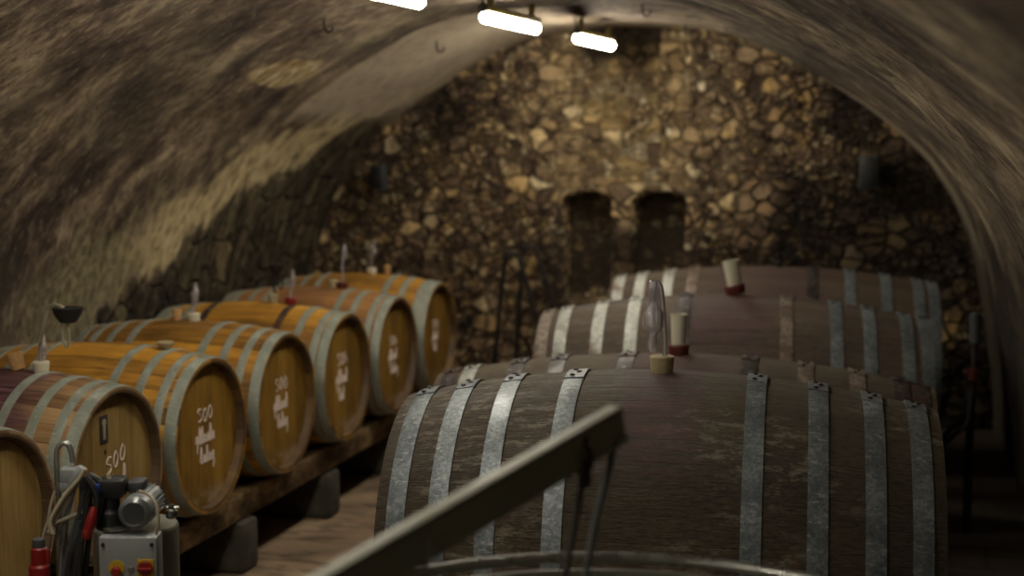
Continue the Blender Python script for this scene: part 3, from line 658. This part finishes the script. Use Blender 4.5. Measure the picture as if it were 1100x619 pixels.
# small dark boxes on the back wall
for px, py, w, h, lab in ((407, 191, .1, .17, 'small dark loudspeaker box high on the left of the rubble wall'), (934, 185, .12, .2, 'small dark loudspeaker box high on the right of the rubble wall')):
    c = on_y(px, py, 9.68)
    t = thing('wall_speaker', lab, 'loudspeaker', c, 0, 'dark boxes on the back wall')
    mb = MB(); mb.box((0, 0, 0), (w, .1, h), .012); mb.build('case', DGREY, t)
    mb = MB(); mb.box((0, -.052, 0), (w * .85, .008, h * .88), .003); mb.build('grille', BLACK, t)
    mb = MB(); mb.box((0, .075, 0), (.03, .09, .04), .003); mb.build('bracket', IRON, t)

# step ladder with two hooped rails
t = thing('step_ladder', 'dark tubular step ladder with two hooped handrails behind the casks', 'ladder', (-2.42, 9.1, 0))
def rail(y, xt, zt, xl, xr):
    top_ = spline([(xl, y, .0), (xt - .055, y, zt - .08), (xt - .03, y, zt - .015), (xt, y, zt), (xt + .03, y, zt - .015), (xt + .06, y, zt - .09), (xr, y, .0)], 8)
    mb = MB(); mb.tube([Vector(p) - Vector((-2.42, 9.1, 0)) for p in top_], .0155, 12); mb.build('hooped_rail', PIPE, t)
p1 = on_y(551, 273, 8.75); p2 = on_y(570, 266, 9.3)
rail(8.75, p1.x, p1.z, p1.x - .16, p1.x + .36); rail(9.3, p2.x, p2.z, p2.x - .12, p2.x + .40)
for k, z in enumerate((.14, .3, .46)):
    f = 1 - z / 1.0; mb = MB(); xx = p1.x + .05 + .3 * f + 2.42
    mb.box((xx, (8.75 + 9.3) / 2 - 9.1, z), (.09, .53, .022), .004); mb.build('tread', PIPE, t)

# ------------------------------------------------------------------ steel tank and hoist arm in the foreground
TC = Vector((-.475, 2.33)); TR = .6; TZ = 1.045
t = thing('steel_tank', 'open round stainless steel tank rim at the bottom edge, in front of the nearest cask', 'tank', (TC.x, TC.y, 0))
mb = MB(); mb.lathe([(TR - .02, .02), (TR, .02), (TR, .5), (TR + .006, .505), (TR + .006, .535), (TR, .54), (TR, TZ - .03), (TR - .004, TZ - .03), (TR - .004, .06), (TR - .02, .05)], n=128, cap=False); mb.lathe([(TR, .0), (TR, .03)], n=128); mb.build('shell', STEELD, t)
mb = MB(); rr = .011; mb.lathe([(TR - .002 + rr * math.cos(a), TZ - rr * .5 + rr * math.sin(a)) for a in (2 * PI * k / 12 for k in range(13))], n=128, cap=False); mb.build('rim', STEEL, t)
mb = MB(); mb.lathe([(.02, .86), (TR - .03, .84), (TR - .012, .83), (TR - .012, .8), (.02, .8)], n=96); mb.build('floating_lid', STEELD, t)

tip = dep(664, 455, 2.6); low = dep(235, 706, 2.02)
t = thing('hoist_arm', 'slanting grey metal hoist arm crossing in front of the nearest cask', 'hoist arm', (low.x, low.y, 0)); O = Vector((low.x, low.y, 0))
ax_ = (tip - low); Ln = ax_.length; ax_.normalize(); sd = ax_.cross(Vector((0, 0, 1))).normalized(); up = sd.cross(ax_).normalized()
R3 = Matrix((ax_, -sd, up)).transposed(); mid = (tip + low) / 2 - O
mb = MB(); W, Hh, th = .03, .062, .005
mb.box(mid + up * (Hh / 2 - .004) - ax_ * 0, (Ln, W, .010), .0025, R3); mb.box(mid - up * (Hh / 2), (Ln, W, th), .001, R3)
mb.box(mid + sd * (W / 2 - .003), (Ln, .006, Hh), .0015, R3); mb.box(mid - sd * (W / 2 - .003), (Ln, .006, Hh), .0015, R3)
mb.build('arm', GREYP, t)
mb = MB(); mb.box(tip - O - ax_ * .012, (.02, W * .9, Hh * .92), .008, R3); mb.build('end_cap', GREYP, t)
mb = MB(); mb.lathe([(.024, .0), (.024, low.z + .05), (.02, low.z + .055)], (0, 0, 0), n=24); mb.lathe([(.09, 0), (.09, .012), (.03, .014)], n=32); mb.build('post', GREYP, t)
q = tip - O - up * .02 - ax_ * .012
mb = MB(); mb.lathe([(.004, -.028), (.007, -.026), (.007, .026), (.004, .028)], q, 'z', 12, R3 @ Matrix.Rotation(PI / 2, 3, 'X')); mb.build('pin', STEEL, t)
# rope from the tip down to the lid
P = [dep(660, 472, 2.58), dep(654, 505, 2.575), dep(643, 545, 2.57), dep(636, 580, 2.56), dep(629, 622, 2.55), dep(622, 668, 2.54)]
P.append(Vector((P[-1].x - .01, P[-1].y, .862)))
mb = MB(); mb.tube([p - O for p in spline(P, 8)], .0065, 10); mb.build('rope', DGREY, t)
P = [dep(628, 492, 2.52), dep(626, 512, 2.52), dep(621, 545, 2.515), dep(613, 585, 2.51), dep(606, 622, 2.5), dep(598, 668, 2.49)]; P.append(Vector((P[-1].x - .006, P[-1].y, .862)))
mb = MB(); mb.tube([p - O for p in spline(P, 8)], .0062, 10); rd = mb.build('pull_rod', PIPE, t)
mb = MB(); mb.tube(spline([P[0] - O + Vector((a, 0, b)) for a, b in ((0, .0), (-.007, -.008), (-.004, -.02), (.006, -.022), (.011, -.008), (.008, .012), (.0, .022), (.003, .036))], 6), .005, 10)
mb.lathe([(.006, -.05), (.0115, -.045), (.0115, -.022), (.006, -.016)], P[0] - O, n=14); mb.build('hook', IRON, rd)
# steel fork clip under the arm, low left
mb = MB(); e = dep(452, 590, 2.27) - O
for s in (-1, 1): mb.tube(spline([e + VR * (s * .012) + Vector((0, 0, .02)), e + VR * (s * .013), e + VR * (s * .008) - Vector((0, 0, .03)), e + VR * (s * .012) - Vector((0, 0, .07))], 6), .0055, 10)
mb.tube(spline([e + VR * -.012 - Vector((0, 0, .07)), e - Vector((0, 0, .085)), e + VR * .012 - Vector((0, 0, .07))], 6), .0055, 10); mb.build('clip', STEEL, t)

# ------------------------------------------------------------------ filter pump in the lower left corner
D0 = 3.9; base = dep(140, 600, D0); base.z = 0
t = thing('filter_pump', 'stainless filter pump with electric motor and grey switch box, lower left corner', 'pump', base, CA)
PX = D0 / F
def L(px, py, dd=0.0):
    p = dep(px, py, D0 + dd) - base; return Vector((p.dot(VR), -p.x * math.sin(CA) + p.y * math.cos(CA), p.z))
# steel housing
c = L(146, 567, .17); r_ = 47 * PX
mb = MB(); zt = L(150, 562, .17).z
mb.lathe([(r_ * .96, .06), (r_, .07), (r_, zt - .012), (r_ * .985, zt - .004), (r_ * .95, zt), (r_ * .3, zt + .004)], (c.x, c.y, 0), n=56); mb.build('steel_housing', STEELD, t)
mb = MB()
for a in range(4):
    an = PI / 4 + a * PI / 2; mb.lathe([(.025, 0), (.03, .03), (.025, .06), (.012, .075)], (c.x + r_ * .8 * math.cos(an), c.y + r_ * .8 * math.sin(an), 0), n=16)
mb.build('feet', BLACK, t)
mb = MB(); p = L(184, 553, .10); mb.lathe([(.010, -.01), (.016, -.005), (.016, .012), (.009, .016), (.009, .026)], p, n=16); mb.tube([p + Vector((-.02, 0, .02)), p + Vector((.02, 0, .02))], .004, 8); mb.build('wing_bolt', STEEL, t)
# switch box
p = L(141, 606, -.0); w = 62 * PX; h = 66 * PX
q = Vector((L(141, 606).x, 0.0, L(141, 606).z))
mb = MB(); mb.box(q, (w, .07, h), .006); bx = mb.build('switch_box', BOXG, t)
fy = q.y - .035
for sx in (-1, 1):
    for sz in (-1, 1): mb = MB(); mb.lathe([(.0045, -.006), (.005, .001)], (q.x + sx * (w / 2 - .012), fy, q.z + sz * (h / 2 - .018)), 'y', 12); mb.build('screw', BLACK, bx)
def disc(px, py, rp, d, mat, name, par, off=0.0):
    p = L(px, py); mb = MB(); r = rp * PX; mb.lathe([(r * .2, -d), (r * .85, -d), (r, -d * .8), (r, .001), (r * .2, .001)], (p.x, fy - off, p.z), 'y', 28); return mb.build(name, mat, par)
disc(129, 606, 8.5, .004, YEL, 'yellow_ring', bx); disc(129, 609, 5, .018, RED, 'stop_button', bx)
disc(144.5, 608, 3.6, .004, STEEL, 'key_switch', bx)
p = L(160, 606); mb = MB(); mb.box((p.x, fy - .002, p.z), (18 * PX, .005, 19 * PX), .002); ys = mb.build('yellow_plate', YEL, bx)
disc(160, 606, 8, .012, RED, 'rotary_switch', bx); mb = MB(); mb.box((p.x, fy - .016, p.z), (15 * PX, .012, .007), .002); mb.build('switch_lever', RED, bx)
disc(159, 618, 4, .004, BLACK, 'black_button', bx)
# motor: ribbed cylinder with its fan cowl towards the camera
mc = L(147, 549, .0); mr = 18 * PX
mb = MB(); mb.lathe([(mr * .55, -.03), (mr * .72, -.034), (mr * .98, -.022), (mr, -.01), (mr, .02), (mr * .93, .022), (mr * .93, .13), (mr * .7, .14)], mc, 'y', 40)
for k in range(22):
    a = 2 * PI * k / 22; mb.box(mc + Vector((mr * .96 * math.cos(a), .075, mr * .96 * math.sin(a))), (.008, .1, .003), 0, Matrix.Rotation(-a, 3, 'Y'))
mo = mb.build('motor', MOTOR, t)
mb = MB(); mb.lathe([(.002, -.0355), (mr * .62, -.0355), (mr * .62, -.03), (.002, -.03)], mc, 'y', 36)
mb.build('fan_grille', DGREY, mo)
mb = MB(); mb.box(L(148, 521, .06), (17 * PX, .06, 12 * PX), .006); mb.build('terminal_box', DGREY, mo)
# pump head left of the motor
mb = MB(); a = L(119, 545, .03); mb.lathe([(.036, -.055), (.04, -.05), (.034, -.01), (.024, .0), (.022, .05), (.03, .055), (.03, .065)], a, n=28); mb.box(L(121, 523, .02), (28 * PX, .07, 20 * PX), .008); mb.box(L(132, 556, .05), (24 * PX, .05, 14 * PX), .006)
mb.build('pump_head', BLACK, t)
mb = MB(); mb.box(L(105, 525, -.005), (8 * PX, .03, 12 * PX), .004); mb.build('blue_connector', BLUE, t)
mb = MB(); mb.lathe([(.03, 0), (.045, .003), (.045, .01), (.02, .012)], L(125, 568, .03), n=28); mb.build('flange', STEEL, t)
# small yellowish pipe over the motor to the right
mb = MB(); mb.tube(spline([L(150, 528, -.02), L(160, 532, -.04), L(168, 543, -.05), L(170, 560, -.05), L(168, 574, -.045)], 6), .0045, 8); mb.build('thin_line', HOSE, t)
# bent steel tube and clamp block on the left
mb = MB(); mb.tube(spline([L(63, 600, .05), L(63, 540, .05), L(61, 500, .05), L(61, 486, .05), L(64, 479, .05), L(69, 476, .05), L(74, 479, .05), L(77, 488, .05), L(78, 497, .05)], 8), .0072, 12)
mb.tube([L(63, 600, .05), Vector((L(63, 600, .05).x, L(63, 600, .05).y, .03))], .0072, 12); mb.build('bent_tube', STEEL, t)
mb = MB(); mb.tube(spline([L(86, 508, .02), L(78, 530, .02), L(71, 560, .02), L(66, 600, .02), L(64, 660, .02)], 8), .0078, 12); mb.build('steel_pipe', STEEL, t)
mb = MB(); mb.box(L(76, 510, .05), (20 * PX, .045, 16 * PX), .006); mb.box(L(72, 522, .05), (13 * PX, .04, 10 * PX), .004); mb.lathe([(.011, -.03), (.014, -.025), (.014, .025), (.011, .03)], L(83, 513, .02), 'z', 16, Matrix.Rotation(.5, 3, 'Y')); mb.build('clamp_block', BOXG, t)
for k, (pts, r, mt) in enumerate([
    ([(92, 504), (84, 516), (70, 532), (60, 548), (54, 562), (57, 574)], .0058, HOSE),
    ([(90, 506), (80, 524), (66, 545), (56, 566), (52, 572)], .0052, HOSE),
    ([(59, 528), (54, 545), (52, 558), (47, 574), (45, 585)], .0035, HOSE),
    ([(116, 510), (118, 520), (113, 533), (100, 544), (82, 553), (66, 560), (54, 566)], .0062, HOSE),
    ([(92, 512), (100, 524), (104, 540), (98, 560), (84, 590), (78, 640)], .0085, BLACK),
    ([(94, 514), (96, 535), (92, 560), (76, 600), (70, 640)], .0085, BLACK),
    ([(96, 510), (108, 520), (108, 545), (96, 575), (90, 640)], .0075, BLACK),
    ([(88, 512), (88, 540), (80, 572), (70, 610), (68, 650)], .008, DGREY),
    ([(94, 530), (92, 555), (86, 590), (84, 640)], .009, BLACK),
    ([(85, 560), (80, 590), (75, 610), (72, 650)], .006, DGREY)]):
    mb = MB(); P_ = [L(a_, b_, -.03 + .012 * (k % 4)) for a_, b_ in pts]; mb.tube(spline(P_, 8), r, 10)
    mb.build('cable' if mt is not HOSE else 'hose', mt, t)
mb = MB(); p = L(97, 566, -.05); mb.tube([L(101, 545, -.05), L(98, 560, -.055), L(93, 578, -.05)], [.008, .014, .012], 14); mb.box(L(93, 574, -.055), (.02, .02, .02), .005); mb.build('red_grip', RED, t)
# red industrial plug hanging on its cable
mb = MB(); p = L(42, 600, -.02); mb.lathe([(.012, -.10), (.019, -.098), (.019, -.05), (.026, -.046), (.026, -.02), (.0205, -.014), (.02, .026), (.016, .03)], p, n=28)
mb.box(p + Vector((.022, 0, .005)), (.012, .014, .035), .003); pl = mb.build('plug', RED, t)
mb = MB(); mb.lathe([(.016, .028), (.017, .032), (.015, .05), (.007, .054)], p, n=22); mb.build('collar', DGREY, pl)

# ------------------------------------------------------------------ tap pipe and hose by the right wall
b = on_y(1046, 600, 7.3); t = thing('tap_pipe', 'grey capped pipe with red valve grip beside the right wall', 'pipe', (b.x, 7.3, 0)); O = Vector((b.x, 7.3, 0))
G = lambda x, y, d=0: on_y(x, y, 7.3 + d) - O
mb = MB(); a = G(1048, 338); c = G(1048, 368); mb.tube([a + Vector((0, 0, .008)), a, c, c - Vector((0, 0, .01))], [.015, .026, .026, .018], 20); mb.build('cap', DGREY, t)
mb = MB(); mb.tube([G(1047, 366), G(1046, 392), G(1043, 420), Vector((G(1043, 420).x, 0, .0))], [.014, .014, .018, .02], 14); mb.build('pipe', IRON, t)
mb = MB(); mb.lathe([(.02, -.03), (.03, -.025), (.03, .02), (.02, .03)], G(1044, 402), n=20); mb.box(G(1041, 400), (.06, .03, .03), .008); mb.build('valve_grip', REDR, t)
mb = MB(); P_ = [G(1010, 486), G(1014, 470), G(1026, 456), G(1036, 446), G(1038, 430), G(1043, 416)]
mb.tube(spline(P_, 8), .014, 12)
mb.tube(spline([G(1010, 486), G(1009, 520, .05), G(1014, 560, .1), Vector((G(1014, 560).x, .1, .03))], 8), .014, 12); o = mb.build('hose', DGREY, t); o['label'] = 'grey curved hose'
mb = MB(); mb.tube(spline([G(1014, 478, -.1), G(1024, 468, -.1), G(1038, 455, -.08), G(1042, 430, -.03), G(1044, 414)], 8), .012, 12); mb.build('hose', DGREY, t)

# ------------------------------------------------------------------ camera, world, view
cam = bpy.data.cameras.new('camera'); co = bpy.data.objects.new('camera', cam); C.objects.link(co); S.camera = co
cam.sensor_width = 36; cam.sensor_fit = 'HORIZONTAL'; cam.lens = 36 * F / 1100; cam.clip_start = .02
co.location = EYE; Rm = Matrix((VR, VU, -VF)).transposed(); co.rotation_euler = Rm.to_euler()
cam.dof.use_dof = True; cam.dof.focus_distance = 4.5; cam.dof.aperture_fstop = 1.75; cam.dof.aperture_blades = 9
w = bpy.data.worlds.new('world'); S.world = w; w.use_nodes = True
w.node_tree.nodes['Background'].inputs[0].default_value = (.5, .47, .42, 1); w.node_tree.nodes['Background'].inputs[1].default_value = .02
S.view_settings.view_transform = 'Standard'; S.view_settings.look = 'None'; S.view_settings.exposure = 1.12; S.view_settings.gamma = 1
